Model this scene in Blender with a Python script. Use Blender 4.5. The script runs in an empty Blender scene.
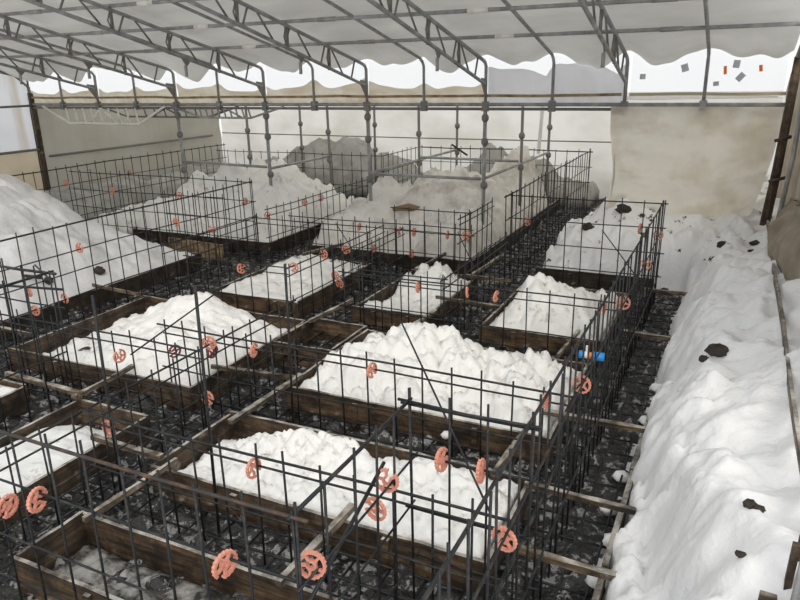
import bpy, math, random
import numpy as np
from mathutils import Vector, Matrix
random.seed(7)
S = bpy.context.scene
COL = S.collection
# ------------------------------------------------------------------ camera
F, PITCH, YAW, ROLL = 689.5, math.radians(18.12), math.radians(25.73), math.radians(-1.13)
cy, sy, cp, sp = math.cos(YAW), math.sin(YAW), math.cos(PITCH), math.sin(PITCH)
fw = Vector((-sy*cp, cy*cp, -sp)); rt = Vector((cy, sy, 0)); up = rt.cross(fw)
r2 = rt*math.cos(ROLL)+up*math.sin(ROLL); u2 = -rt*math.sin(ROLL)+up*math.cos(ROLL)
cam = bpy.data.cameras.new('camera'); co = bpy.data.objects.new('camera', cam); COL.objects.link(co)
M = Matrix.Identity(4)
for i in range(3):
    M[i][0] = r2[i]; M[i][1] = u2[i]; M[i][2] = -fw[i]
M[0][3], M[1][3], M[2][3] = 0, 0, 2.5
co.matrix_world = M
cam.sensor_width = 36; cam.lens = F/800*36; cam.clip_start = .05
S.camera = co
# ------------------------------------------------------------------ light
W = bpy.data.worlds.new('overcast_sky'); S.world = W; W.use_nodes = True
bg = W.node_tree.nodes['Background']; bg.inputs[0].default_value = (.985, .995, 1, 1); bg.inputs[1].default_value = .92
sun = bpy.data.lights.new('sun', 'SUN'); sun.energy = 1.0; sun.angle = math.radians(28); sun.color = (1, .95, .85)
so = bpy.data.objects.new('sun', sun); COL.objects.link(so)
so.rotation_euler = Vector((-.45, .62, -.62)).to_track_quat('-Z', 'Y').to_euler()
S.view_settings.view_transform = 'Standard'; S.view_settings.look = 'None'
S.view_settings.exposure = 0.2; S.view_settings.gamma = 1; S.view_settings.use_curve_mapping = False
# ------------------------------------------------------------------ materials
def mat(name, base, rough=.8, metal=0, noise=None, bump=None, extra=None):
    m = bpy.data.materials.new(name); m.use_nodes = True
    nt = m.node_tree; p = nt.nodes['Principled BSDF']
    p.inputs['Roughness'].default_value = rough; p.inputs['Metallic'].default_value = metal
    p.inputs['Base Color'].default_value = (*base, 1)
    tc = nt.nodes.new('ShaderNodeTexCoord')
    if noise:   # (scale xyz, colour2, lo, hi)
        sc, c2, lo, hi = noise[:4]
        mp = nt.nodes.new('ShaderNodeMapping'); mp.inputs['Scale'].default_value = sc
        nt.links.new(tc.outputs['Object'], mp.inputs[0])
        n = nt.nodes.new('ShaderNodeTexNoise'); n.inputs['Scale'].default_value = 1; n.inputs['Detail'].default_value = 6
        n.inputs['Roughness'].default_value = .65
        nt.links.new(mp.outputs[0], n.inputs['Vector'])
        r = nt.nodes.new('ShaderNodeValToRGB')
        r.color_ramp.elements[0].position = lo; r.color_ramp.elements[0].color = (*base, 1)
        r.color_ramp.elements[1].position = hi; r.color_ramp.elements[1].color = (*c2, 1)
        nt.links.new(n.outputs[0], r.inputs[0]); nt.links.new(r.outputs[0], p.inputs['Base Color'])
        m['ramp'] = r.name
    if bump:
        sc, st, dist = bump
        n = nt.nodes.new('ShaderNodeTexNoise'); n.inputs['Scale'].default_value = sc; n.inputs['Detail'].default_value = 5
        nt.links.new(tc.outputs['Object'], n.inputs['Vector'])
        b = nt.nodes.new('ShaderNodeBump'); b.inputs['Strength'].default_value = st; b.inputs['Distance'].default_value = dist
        nt.links.new(n.outputs[0], b.inputs['Height']); nt.links.new(b.outputs[0], p.inputs['Normal'])
    return m
def wood(name, axis, base, c2, frost=.35):
    """weathered board: grain along an axis, frost crust clinging to patches"""
    sc = [34, 34, 34]; sc[axis] = 2.2
    m = mat(name, base, .75, 0, (tuple(sc), c2, .38, .62), (60, .3, .004))
    nt = m.node_tree; p = nt.nodes['Principled BSDF']; r = nt.nodes[m['ramp']]
    g = nt.nodes.new('ShaderNodeNewGeometry'); s = nt.nodes.new('ShaderNodeSeparateXYZ'); nt.links.new(g.outputs['Normal'], s.inputs[0])
    tc = nt.nodes['Texture Coordinate']
    n = nt.nodes.new('ShaderNodeTexNoise'); n.inputs['Scale'].default_value = 7; n.inputs['Detail'].default_value = 6
    nt.links.new(tc.outputs['Object'], n.inputs['Vector'])
    ml = nt.nodes.new('ShaderNodeMath'); ml.operation = 'MULTIPLY_ADD'; ml.inputs[1].default_value = frost; 
    nt.links.new(s.outputs[2], ml.inputs[0]); nt.links.new(n.outputs[0], ml.inputs[2])
    rr = nt.nodes.new('ShaderNodeMapRange'); rr.inputs[1].default_value = .64; rr.inputs[2].default_value = .84; rr.inputs[4].default_value = .85
    nt.links.new(ml.outputs[0], rr.inputs[0])
    mx = nt.nodes.new('ShaderNodeMix'); mx.data_type = 'RGBA'
    nt.links.new(rr.outputs[0], mx.inputs[0]); nt.links.new(r.outputs[0], mx.inputs[6]); mx.inputs[7].default_value = (.55, .52, .46, 1)
    n2 = nt.nodes.new('ShaderNodeTexNoise'); n2.inputs['Scale'].default_value = 5; n2.inputs['Detail'].default_value = 8; n2.inputs['Roughness'].default_value = .75
    nt.links.new(tc.outputs['Object'], n2.inputs['Vector'])
    r2_ = nt.nodes.new('ShaderNodeMapRange'); r2_.inputs[1].default_value = .40; r2_.inputs[2].default_value = .62; r2_.inputs[3].default_value = .25; r2_.inputs[4].default_value = 1.25
    nt.links.new(n2.outputs[0], r2_.inputs[0])
    vm = nt.nodes.new('ShaderNodeVectorMath'); vm.operation = 'SCALE'; nt.links.new(mx.outputs[2], vm.inputs[0]); nt.links.new(r2_.outputs[0], vm.inputs['Scale'])
    nt.links.new(vm.outputs[0], p.inputs['Base Color'])
    return m
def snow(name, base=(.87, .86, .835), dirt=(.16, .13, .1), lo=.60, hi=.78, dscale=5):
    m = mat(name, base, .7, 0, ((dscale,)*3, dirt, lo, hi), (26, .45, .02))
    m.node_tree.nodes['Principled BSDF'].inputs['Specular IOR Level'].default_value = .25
    return m
def tarp(name, base, c2, trans, lo=.35, hi=.75, nscale=(1.2, 1.2, 1.2), clear=0, bump=True):
    m = bpy.data.materials.new(name); m.use_nodes = True; nt = m.node_tree; nt.nodes.clear()
    out = nt.nodes.new('ShaderNodeOutputMaterial'); d = nt.nodes.new('ShaderNodeBsdfDiffuse'); t = nt.nodes.new('ShaderNodeBsdfTranslucent')
    tc = nt.nodes.new('ShaderNodeTexCoord'); mp = nt.nodes.new('ShaderNodeMapping'); mp.inputs['Scale'].default_value = nscale
    n = nt.nodes.new('ShaderNodeTexNoise'); n.inputs['Scale'].default_value = 1; n.inputs['Detail'].default_value = 7
    r = nt.nodes.new('ShaderNodeValToRGB'); r.color_ramp.elements[0].position = lo; r.color_ramp.elements[1].position = hi
    r.color_ramp.elements[0].color = (*base, 1); r.color_ramp.elements[1].color = (*c2, 1)
    nt.links.new(tc.outputs['Object'], mp.inputs[0]); nt.links.new(mp.outputs[0], n.inputs['Vector']); nt.links.new(n.outputs[0], r.inputs[0])
    nt.links.new(r.outputs[0], d.inputs[0]); nt.links.new(r.outputs[0], t.inputs[0])
    mx = nt.nodes.new('ShaderNodeMixShader'); mx.inputs[0].default_value = trans
    nt.links.new(d.outputs[0], mx.inputs[1]); nt.links.new(t.outputs[0], mx.inputs[2]); last = mx
    if clear:
        tr = nt.nodes.new('ShaderNodeBsdfTransparent'); m2 = nt.nodes.new('ShaderNodeMixShader'); m2.inputs[0].default_value = clear
        nt.links.new(mx.outputs[0], m2.inputs[1]); nt.links.new(tr.outputs[0], m2.inputs[2]); last = m2
    nt.links.new(last.outputs[0], out.inputs[0])
    return m
STEEL = mat('rebar_steel', (.018, .021, .024), .5, .4, ((9, 9, 9), (.10, .08, .06), .5, .75), (300, .5, .001))
STEELO = mat('rusty_rebar_steel', (.05, .045, .045), .55, .5, ((14, 14, 14), (.18, .10, .05), .45, .7), (300, .5, .001))
GALV = mat('galvanised_pipe', (.25, .255, .255), .5, .15, ((6, 6, 6), (.42, .42, .40), .4, .65))
GALVD = mat('weathered_pipe', (.19, .19, .18), .6, .1, ((8, 8, 8), (.25, .2, .15), .5, .75))
WHITEM = mat('frosted_girder', (.85, .83, .77), .8, 0, ((10, 10, 10), (.6, .57, .5), .5, .75))
PINK = mat('salmon_plastic', (.72, .31, .22), .6, 0, ((30, 30, 30), (.62, .23, .16), .4, .7))
DRED = mat('dark_red_plastic', (.25, .05, .045), .55)
BLUE = mat('blue_plastic', (.01, .27, .72), .4)
WHITEP = mat('white_plastic', (.75, .75, .72), .5); ORANGE = mat('orange_tag', (.85, .25, .05), .6); T_ORANGE = tarp('orange_paper', (.95, .42, .12), (.9, .36, .1), .6)
WX = wood('board_wood_x', 0, (.030, .021, .014), (.16, .098, .05)); WY = wood('board_wood_y', 1, (.035, .024, .016), (.11, .075, .045))
WXD = wood('dark_board_wood', 0, (.022, .017, .013), (.06, .042, .028), .3)
BATT = wood('batten_wood', 1, (.09, .07, .05), (.28, .23, .17), .3)
BATX = wood('batten_wood_x', 0, (.05, .038, .026), (.20, .14, .08), .26)
LOGW = wood('post_wood', 2, (.05, .035, .022), (.14, .09, .05), .1)
SNOW = snow('packed_snow'); SNOWD = snow('grey_snow', (.42, .42, .40), (.16, .15, .13), .42, .8, 2.2)  # SNOWD: mid-grey snow with darker noise patches
SNOWB = snow('bank_snow', (.84, .84, .84), (.035, .028, .02), .70, .74, 5.5)
def far_dirt():
    nt = SNOWB.node_tree; r = nt.nodes[SNOWB['ramp']]; tc = nt.nodes['Texture Coordinate']; l = r.inputs[0].links[0]; n = l.from_socket
    sp_ = nt.nodes.new('ShaderNodeSeparateXYZ'); nt.links.new(tc.outputs['Object'], sp_.inputs[0])
    mr = nt.nodes.new('ShaderNodeMapRange'); mr.inputs[1].default_value = 6.2; mr.inputs[2].default_value = 8.6; mr.inputs[4].default_value = .10
    nt.links.new(sp_.outputs[1], mr.inputs[0]); ad = nt.nodes.new('ShaderNodeMath'); nt.links.new(n, ad.inputs[0]); nt.links.new(mr.outputs[0], ad.inputs[1]); nt.links.new(ad.outputs[0], r.inputs[0])
far_dirt()
SNOWF = snow('trodden_snow', (.36, .35, .33), (.04, .036, .03), .40, .60, 9)
SNOWW = snow('mixed_snow', (.80, .80, .78), (.08, .07, .06), .60, .70, 4.2)
RUB = mat('wet_rubble', (.007, .007, .007), .32, 0, ((3.2, 3.2, 3.2), (.042, .040, .038), .35, .68), (45, .8, .02))
def rubble_snow():
    nt = RUB.node_tree; p = nt.nodes['Principled BSDF']; r = nt.nodes[RUB['ramp']]; tc = nt.nodes['Texture Coordinate']
    n = nt.nodes.new('ShaderNodeTexNoise'); n.inputs['Scale'].default_value = 14; n.inputs['Detail'].default_value = 8; n.inputs['Roughness'].default_value = .7
    nt.links.new(tc.outputs['Object'], n.inputs['Vector'])
    rr = nt.nodes.new('ShaderNodeMapRange'); rr.inputs[1].default_value = .54; rr.inputs[2].default_value = .59; rr.inputs[4].default_value = .8
    nt.links.new(n.outputs[0], rr.inputs[0])
    mx = nt.nodes.new('ShaderNodeMix'); mx.data_type = 'RGBA'
    nt.links.new(rr.outputs[0], mx.inputs[0]); nt.links.new(r.outputs[0], mx.inputs[6]); mx.inputs[7].default_value = (.40, .395, .385, 1)
    nt.links.new(mx.outputs[2], p.inputs['Base Color'])
rubble_snow()
T_ROOF = tarp('roof_sheet', (.80, .79, .76), (.54, .52, .49), .25, .35, .8, (.8, 1.5, 1))
T_CREAM = tarp('cream_tarpaulin', (.88, .86, .80), (.66, .60, .49), .74, .45, .72, (2.5, 2.5, 2.5))
T_BACK = tarp('white_tarpaulin', (.84, .82, .77), (.58, .54, .46), .75, .42, .8, (.7, .7, 1.3))
T_GREY = tarp('grey_tarpaulin', (.50, .48, .43), (.40, .37, .31), .25, .3, .75, (.6, .6, 1.6))
T_PALE = tarp('pale_side_tarpaulin', (.72, .73, .74), (.50, .42, .30), .8, .45, .68, (.5, 3.0, .25))
T_TAN = tarp('tan_side_tarpaulin', (.70, .62, .46), (.5, .42, .3), .5)
T_BROWN = tarp('dirty_tarpaulin', (.42, .37, .30), (.26, .22, .17), .12, .35, .7, (3, 3, 3))
T_MILKY = tarp('milky_plastic_sheet', (.80, .80, .83), (.70, .69, .70), .6)
T_VAL = tarp('eave_valance_sheet', (.84, .79, .68), (.64, .54, .40), .72, .38, .75, (2, 2, 5))
T_CLEAR = tarp('clear_plastic_sheet', (.85, .87, .9), (.85, .87, .9), .7, clear=.75)
T_BELT = tarp('brown_webbing', (.46, .36, .22), (.24, .17, .1), .15, .4, .65, (5, 5, 5))
T_CREAMB = tarp('cream_webbing', (.62, .55, .42), (.45, .38, .27), .15)
TAG = tarp('grey_paper', (.72, .73, .75), (.62, .63, .66), .55)
GLASS_ICE = None
# ------------------------------------------------------------------ helpers
def tag(o, label=None, cat=None, group=None, kind=None):
    if label: o['label'] = label
    if cat: o['category'] = cat
    if group: o['group'] = group
    if kind: o['kind'] = kind
    return o
def empty(name, loc, label, cat, group=None):
    o = bpy.data.objects.new(name, None); COL.objects.link(o); o.location = loc; o.empty_display_size = .1
    return tag(o, label, cat, group)
class MB:
    def __init__(s): s.v = []; s.f = []; s.sm = []
    def add(s, vs, fs, smooth=False):
        n = len(s.v); s.v += [tuple(v) for v in vs]; s.f += [tuple(n+i for i in f) for f in fs]; s.sm += [smooth]*len(fs)
    def box(s, a, b, jit=0):
        (x0, y0, z0), (x1, y1, z1) = a, b
        v = [(x, y, z) for z in (z0, z1) for y in (y0, y1) for x in (x0, x1)]
        if jit: v = [tuple(c+random.uniform(-jit, jit) for c in p) for p in v]
        s.add(v, [(0, 2, 3, 1), (4, 5, 7, 6), (0, 1, 5, 4), (2, 6, 7, 3), (0, 4, 6, 2), (1, 3, 7, 5)])
    def tube(s, pts, r, n=8, cap=True, rs=None):
        pts = [Vector(p) for p in pts]; rings = []
        for i, p in enumerate(pts):
            d = (pts[min(i+1, len(pts)-1)]-pts[max(i-1, 0)]).normalized()
            a = Vector((0, 0, 1)) if abs(d.z) < .9 else Vector((1, 0, 0))
            u = d.cross(a).normalized(); w = d.cross(u)
            R_ = rs[i] if rs else r
            rings.append([p+R_*(math.cos(2*math.pi*k/n)*u+math.sin(2*math.pi*k/n)*w) for k in range(n)])
        v = [q for g in rings for q in g]; f = []
        for i in range(len(pts)-1):
            for k in range(n):
                f.append((i*n+k, i*n+(k+1) % n, (i+1)*n+(k+1) % n, (i+1)*n+k))
        if cap: f += [tuple(reversed(range(n))), tuple((len(pts)-1)*n+k for k in range(n))]
        s.add(v, f, True)
    def beam(s, a, b, w, h, twist=None):
        """rectangular bar from a to b, w across, h upright"""
        a = Vector(a); b = Vector(b); d = (b-a).normalized(); upv = Vector(twist) if twist else Vector((0, 0, 1))
        u = d.cross(upv).normalized()*w/2; q = u.cross(d).normalized()*h/2
        v = [a-u-q, a+u-q, a+u+q, a-u+q, b-u-q, b+u-q, b+u+q, b-u+q]
        s.add(v, [(0, 3, 2, 1), (4, 5, 6, 7), (0, 1, 5, 4), (1, 2, 6, 5), (2, 3, 7, 6), (3, 0, 4, 7)])
    def mesh(s, name, m):
        me = bpy.data.meshes.new(name); me.from_pydata(s.v, [], s.f); me.materials.append(m)
        me.polygons.foreach_set('use_smooth', s.sm); me.update(); return me
    def build(s, name, m, parent=None):
        o = bpy.data.objects.new(name, s.mesh(name, m)); COL.objects.link(o)
        if parent: o.parent = parent
        return o
def inst(name, me, parent, loc=(0, 0, 0), rot=(0, 0, 0)):
    o = bpy.data.objects.new(name, me); COL.objects.link(o); o.parent = parent; o.location = loc; o.rotation_euler = rot
    return o
# --- numpy noise
def _h(ix, iy, s):
    n = (ix.astype(np.int64)*374761393+iy.astype(np.int64)*668265263+s*1442695041) & 0xffffffff
    n = ((n ^ (n >> 13))*1274126177) & 0xffffffff; n = n ^ (n >> 16)
    return (n & 0xffff)/65535.0
def vn(x, y, s=0):
    ix = np.floor(x); iy = np.floor(y); fx = x-ix; fy = y-iy
    fx = fx*fx*(3-2*fx); fy = fy*fy*(3-2*fy); ix = ix.astype(int); iy = iy.astype(int)
    a = _h(ix, iy, s); b = _h(ix+1, iy, s); c = _h(ix, iy+1, s); d = _h(ix+1, iy+1, s)
    return (a*(1-fx)+b*fx)*(1-fy)+(c*(1-fx)+d*fx)*fy
def fbm(x, y, s=0, o=4, g=.5):
    t = 0*x; A = 1; n = 0
    for i in range(o):
        t = t+A*vn(x*2**i, y*2**i, s+i); n += A; A *= g
    return t/n
def lumps(x, y, cell, s=0, rmin=.35, rmax=.75, lim=1.0):
    """dome-shaped clods scattered one per cell: height 0..1"""
    X = x/cell; Y = y/cell; ix = np.floor(X).astype(int); iy = np.floor(Y).astype(int); out = 0*x
    for dx in (-1, 0, 1):
        for dy in (-1, 0, 1):
            cx = ix+dx; cy_ = iy+dy
            px = cx+_h(cx, cy_, s+11); py = cy_+_h(cx, cy_, s+23); r = rmin+(rmax-rmin)*_h(cx, cy_, s+37)
            asp = .7+.6*_h(cx, cy_, s+51)
            d2 = ((X-px)/r*asp)**2+((Y-py)/r/asp)**2
            out = np.maximum(out, np.sqrt(np.clip(1-d2, 0, 1))*r/rmax)
    return out
def field(name, x0, x1, y0, y1, step, hf, m, skirt=None, mask=None, warp=0):
    nx = max(2, int((x1-x0)/step)+1); ny = max(2, int((y1-y0)/step)+1)
    gx, gy = np.meshgrid(np.linspace(x0, x1, nx), np.linspace(y0, y1, ny))
    z = hf(gx, gy)
    if warp:
        k = np.minimum.reduce([gx-x0, x1-gx, gy-y0, y1-gy]); k = np.clip(k/.1, 0, 1)
        gx = gx+k*warp*(vn(gx*9, gy*9, 91)-.5)*2; gy = gy+k*warp*(vn(gx*9, gy*9, 92)-.5)*2
    idx = np.arange(nx*ny).reshape(ny, nx)
    keep = np.ones((ny-1, nx-1), bool)
    if mask is not None:
        mk = mask(gx, gy); keep = mk[:-1, :-1] | mk[1:, :-1] | mk[:-1, 1:] | mk[1:, 1:]
    q = np.stack([idx[:-1, :-1], idx[:-1, 1:], idx[1:, 1:], idx[1:, :-1]], -1)[keep]
    v = np.stack([gx, gy, z], -1).reshape(-1, 3)
    if skirt is not None and mask is None:
        ring = list(idx[0, :])+list(idx[1:, -1])+list(idx[-1, :-1][::-1])+list(idx[1:-1, 0][::-1])
        b = v[ring].copy(); b[:, 2] = skirt; n0 = len(v); v = np.vstack([v, b]); R_ = len(ring)
        sk = [(ring[i], n0+i, n0+(i+1) % R_, ring[(i+1) % R_]) for i in range(R_)]
        faces = q.tolist()+[list(map(int, f)) for f in sk]+[[n0+i for i in reversed(range(R_))]]
    else: faces = q.tolist()
    if mask is not None:
        used = np.unique(q); rm = -np.ones(len(v), int); rm[used] = np.arange(len(used)); v = v[used]
        faces = rm[q].tolist()
    me = bpy.data.meshes.new(name); me.from_pydata(v.tolist(), [], faces); me.materials.append(m)
    me.polygons.foreach_set('use_smooth', [True]*len(me.polygons)); me.update()
    o = bpy.data.objects.new(name, me); COL.objects.link(o); return o
def sstep(a, b, t): t = np.clip((t-a)/(b-a), 0, 1); return t*t*(3-2*t)
# ================================================================== STRUCTURE
EY, EZ = 9.0, 2.1            # eave line
RX0, RX1 = -11.85, .46
SL = .226
def roofz(y): return 2.68+SL*(EY-y)
# floor of the dig: rubble
def fl(x, y):
    return .045*lumps(x, y, .10, 3, .25, .75)+.075*lumps(x, y, .22, 8, .12, .42)+.03*(fbm(x*3, y*3, 5)-.5)
o = field('floor', -14, .9, .6, 15.2, .03, fl, RUB); tag(o, kind='structure')
# outside banks of earth, snow-covered ground left of / beyond the footing
def tarpsheet(name, P00, P10, P11, P01, nu, nv, m, disp=.03, fr=(6, 3), seed=0, fn=None, parent=None, thick=.004):
    P00, P10, P11, P01 = [np.array(p, float) for p in (P00, P10, P11, P01)]
    u, v = np.meshgrid(np.linspace(0, 1, nu), np.linspace(0, 1, nv))
    P = (P00*(1-u)[..., None]+P10*u[..., None])*(1-v)[..., None]+(P01*(1-u)[..., None]+P11*u[..., None])*v[..., None]
    n = np.cross(P10-P00, P01-P00); n /= np.linalg.norm(n)
    d = disp*((fbm(u*fr[0], v*fr[1], seed, 4)-.5)*2)
    if fn is not None: 
        dd, off = fn(u, v); d = d+dd; P = P+off
    P = P+n*d[..., None]
    idx = np.arange(nu*nv).reshape(nv, nu)
    q = np.stack([idx[:-1, :-1], idx[:-1, 1:], idx[1:, 1:], idx[1:, :-1]], -1).reshape(-1, 4)
    me = bpy.data.meshes.new(name); me.from_pydata(P.reshape(-1, 3).tolist(), [], q.tolist()); me.materials.append(m)
    me.polygons.foreach_set('use_smooth', [True]*len(me.polygons)); me.update()
    o = bpy.data.objects.new(name, me); COL.objects.link(o)
    if parent: o.parent = parent
    return o
BAY = 1.762
TX = [-1.27-BAY*k for k in range(6)]      # truss planes
RAFT = [-1.27-BAY*k+BAY/2 for k in range(7)]
ALLX = sorted(TX+RAFT)
def nearest_rib(x):
    return np.min([np.abs(x-a) for a in ALLX], axis=0)
# roof sheet
def roof_fn(u, v):
    x = RX0+(RX1-RX0)*u; y = EY+.02-v*(EY-4.3)
    d = np.clip(nearest_rib(x)/(BAY/4), 0, 1)          # 0 at ribs, 1 mid bay
    low = sstep(.30, 0, v)                             # towards the eave
    puff = .05*np.sin(np.clip(d, 0, 1)*math.pi/2)*(1-low)
    sag = -.17*low*np.sin(d*math.pi/2)**1.5*(.35+1.2*vn(x*1.9, 0*x, 4))+.03*low*np.sin(x*11+2*np.sin(x*3))*d
    wr = .012*np.sin(x*23+v*30)*low*d
    return puff*0+wr, np.stack([0*u, 0*u, puff+sag], -1)
rs = tarpsheet('ceiling', (RX0, EY+.02, roofz(EY)+.035), (RX1, EY+.02, roofz(EY)+.035), (RX1, 4.3, roofz(4.3)+.035), (RX0, 4.3, roofz(4.3)+.035), 360, 90, T_ROOF, .02, (9, 5), 3, roof_fn)
tag(rs, 'sagging white roof sheet stretched over the steel trusses', kind='structure')
# lean-to roof behind the eave line
an = tarpsheet('ceiling', (RX0, EY+.12, 2.16), (RX1, EY+.12, 2.16), (RX1, 14.4, 2.02), (RX0, 14.4, 2.02), 60, 40, T_BACK, .02, (12, 6), 9)
tag(an, 'low white sheet roof of the lean-to behind the eave beam', kind='structure')
# back wall of the lean-to
def hang(u, v):
    return .035*np.sin(u*95)*(.2+.8*v)*fbm(u*8, 0*u, 5)*1.2, np.zeros(u.shape+(3,))
w = tarpsheet('wall_back', (RX0, 14.3, -.1), (RX1+.4, 14.3, -.1), (RX1+.4, 14.3, 2.1), (RX0, 14.3, 2.1), 220, 40, T_BACK, .06, (30, 4), 21, hang)
tag(w, 'creased white tarpaulin back wall, glowing with daylight', kind='structure')
w = tarpsheet('wall_left', (RX0, 14.3, -.1), (RX0, EY, -.1), (RX0, EY, 2.1), (RX0, 14.3, 2.1), 90, 40, T_GREY, .05, (8, 3), 31, hang)
tag(w, 'grey tarpaulin wall of the lean-to at the far left', kind='structure')
def stripes(u, v): return .03*np.sin(u*70)*fbm(u*6, v*0, 2), np.zeros(u.shape+(3,))
w = tarpsheet('wall_left', (RX0+.02, EY, 1.28), (RX0+.02, 3.0, 1.28), (RX0+.02, 3.0, 3.9), (RX0+.02, EY, 2.68), 90, 40, T_PALE, .04, (10, 3), 41, stripes)
tag(w, 'pale tarpaulin side wall with brown streaks at the far left', kind='structure')
w = tarpsheet('wall_left', (RX0+.02, EY, -.1), (RX0+.02, 3.0, -.1), (RX0+.02, 3.0, 1.27), (RX0+.02, EY, 1.27), 90, 30, T_TAN, .04, (10, 3), 43, stripes)
tag(w, 'tan lower side tarpaulin under the far left rail', kind='structure')
# right side wall
w = tarpsheet('wall_right', (RX1+.25, 14.3, .3), (RX1+.16, 3.5, .3), (RX1+.16, 3.5, 2.4), (RX1+.25, 14.3, 2.4), 90, 40, T_BROWN, .04, (14, 4), 53, stripes)
tag(w, 'brownish side tarpaulin on the right behind the snow bank', kind='structure')
# ------------------------------------------------------------------ eave band
vl = {}
def valance_band(x0, x1, seed):
    """opaque lower sheet with a wavy top, clear plastic above"""
    n = int((x1-x0)/.03); g = empty('eave_curtain', ((x0+x1)/2, EY, EZ), None, 'plastic curtain')
    g.location = (0, 0, 0)
    xs = np.linspace(x0, x1, n)
    t = np.clip(nearest_rib(xs)/(BAY/4), 0, 1)
    top = 2.32+.09*np.exp(-(t/.28)**2)+.12*(vn(xs*2.6, xs*0, seed)-.5)+(.06+.20*np.abs(np.sin((xs-x0)*3.6+.4))**.7 if seed == 95 else 0)
    u = np.linspace(0, 1, 14); P = []
    for j, w_ in enumerate(u):
        z = EZ+.01+(top-EZ)*w_
        yy = EY+.03+.018*np.sin(xs*31+3*w_)*(1-w_)+.03*(fbm(xs*4, xs*0+w_*2, seed+3)-.5)
        P += [(a, b, c) for a, b, c in zip(xs, yy, z)]
    f = [(j*n+i, j*n+i+1, (j+1)*n+i+1, (j+1)*n+i) for j in range(13) for i in range(n-1)]
    mb = MB(); mb.add(P, f, True); mb.build('valance', T_MILKY if seed == 95 else T_VAL, g)
    P = []
    for j, w_ in enumerate(u):
        z = top-.02+(2.70-top)*w_; yy = EY+.05+.02*(fbm(xs*5, xs*0+w_*3, seed+9)-.5)
        P += [(a, b, c) for a, b, c in zip(xs, yy, z)]
    mb = MB(); mb.add(P, f, True); mb.build('clear_sheet', T_CLEAR, g)
    # translucent drape folds beside each rib
    return g
edges = [RX0]+sorted(TX)[0:]
edges = sorted(TX)
segs = [(RX0+.03, edges[0]-.02)]+[(edges[i]+.02, edges[i+1]-.02) for i in range(len(edges)-1)]
wh = ['leftmost bay beside the corner post', 'second bay from the left', 'third bay from the left', 'fourth bay from the left', 'fifth bay from the left', 'sixth bay, just left of the bright open bay']
for i, (a, b) in enumerate(segs):
    g = valance_band(a, b, 60+i*7); tag(g, 'plastic eave curtain, '+wh[i], None, 'eave curtains')
# draped translucent folds on the bay before the right one
def fold(x, w_, seed, h=.42):
    pass
# right bay: clear plastic with stickers
g = empty('eave_curtain', (0, 0, 0), 'bright clear plastic curtain with scraps stuck on, right end of the eave', 'plastic curtain', 'eave curtains')
mb = MB(); mb.add([(TX[0]+.05, EY+.06, EZ+.02), (RX1-.04, EY+.06, EZ+.02), (RX1-.04, EY+.06, 2.72), (TX[0]+.05, EY+.06, 2.72)], [(0, 1, 2, 3)])
mb.build('clear_sheet', T_CLEAR, g)
for (x, z, s, a, m, nm) in ((-.20, 2.475, (.032, .09), .1, T_ORANGE, 'orange_tag'), (.16, 2.49, (.035, .07), .15, T_ORANGE, 'orange_tag'), (-.63, 2.51, (.075, .085), .3, TAG, 'paper_scrap'), (-.09, 2.54, (.07, .085), -.1, TAG, 'paper_scrap'), (-.035, 2.40, (.065, .095), -.7, TAG, 'paper_scrap'), (-1.09, 2.42, (.065, .06), 0, TAG, 'paper_scrap'), (-.28, 2.33, (.06, .05), .1, TAG, 'paper_scrap')):
    c, s_ = math.cos(a), math.sin(a); mb = MB()
    q = [(x+dx*c-dz*s_, z+dx*s_+dz*c) for dx, dz in ((-s[0]/2, -s[1]/2), (s[0]/2, -s[1]/2), (s[0]/2, s[1]/2), (-s[0]/2, s[1]/2))]
    mb.add([(p, EY+.045, r) for p, r in q]+[(p, EY+.048, r) for p, r in q], [(0, 1, 2, 3), (7, 6, 5, 4), (0, 4, 5, 1), (1, 5, 6, 2), (2, 6, 7, 3), (3, 7, 4, 0)])
    o = mb.build(nm, m, g); 
# belt strip along the eave
def strip(x0, x1, z0, h, m, seed):
    xs = np.linspace(x0, x1, max(8, int((x1-x0)/.06))); mb = MB(); P = []
    for x in xs:
        z = z0+.02*(vn(np.array([x*1.7]), np.array([0.]), seed)[0]-.5); y = EY-.012
        P += [(x, y, z-h/2), (x, y, z+h/2), (x, y+.012, z+h/2), (x, y+.012, z-h/2)]
    f = []
    for i in range(len(xs)-1):
        a = i*4
        for k in range(4): f.append((a+k, a+(k+1) % 4, a+4+(k+1) % 4, a+4+k))
    f += [(3, 2, 1, 0), tuple(len(xs)*4-4+k for k in range(4))]
    mb.add(P, f); return mb.build('tie_strap', m)
tag(strip(RX0+.1, TX[0]-.04, 2.215, .035, T_BELT, 5), 'long brown strap running along the eave curtains', 'strap')
tag(strip(TX[0]+.05, RX1-.02, 2.225, .035, T_CREAMB, 8), 'cream strap crossing the bright clear plastic bay', 'strap')
# ================================================================== FRAME
def pipe_thing(name, pts, r, m, label, cat, group=None, n=8):
    mb = MB(); mb.tube(pts, r, n); o = mb.build(name, m); return tag(o, label, cat, group)
# eave beam: double pipe with clips
g = empty('eave_beam', (0, 0, 0), 'long horizontal double pipe under the eave across the whole tent', 'beam')
mb = MB(); mb.tube([(RX0, EY, EZ), (RX1, EY, EZ)], .024, 10); mb.build('upper_pipe', GALV, g)
mb = MB(); mb.tube([(RX0, EY, EZ-.055), (TX[0], EY, EZ-.055)], .02, 10); mb.build('lower_pipe', GALVD, g)
for x in ALLX:
    mb = MB(); mb.box((x-.04, EY-.035, EZ-.085), (x+.04, EY+.035, EZ+.04), .004); mb.build('coupler', GALVD, g)
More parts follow.
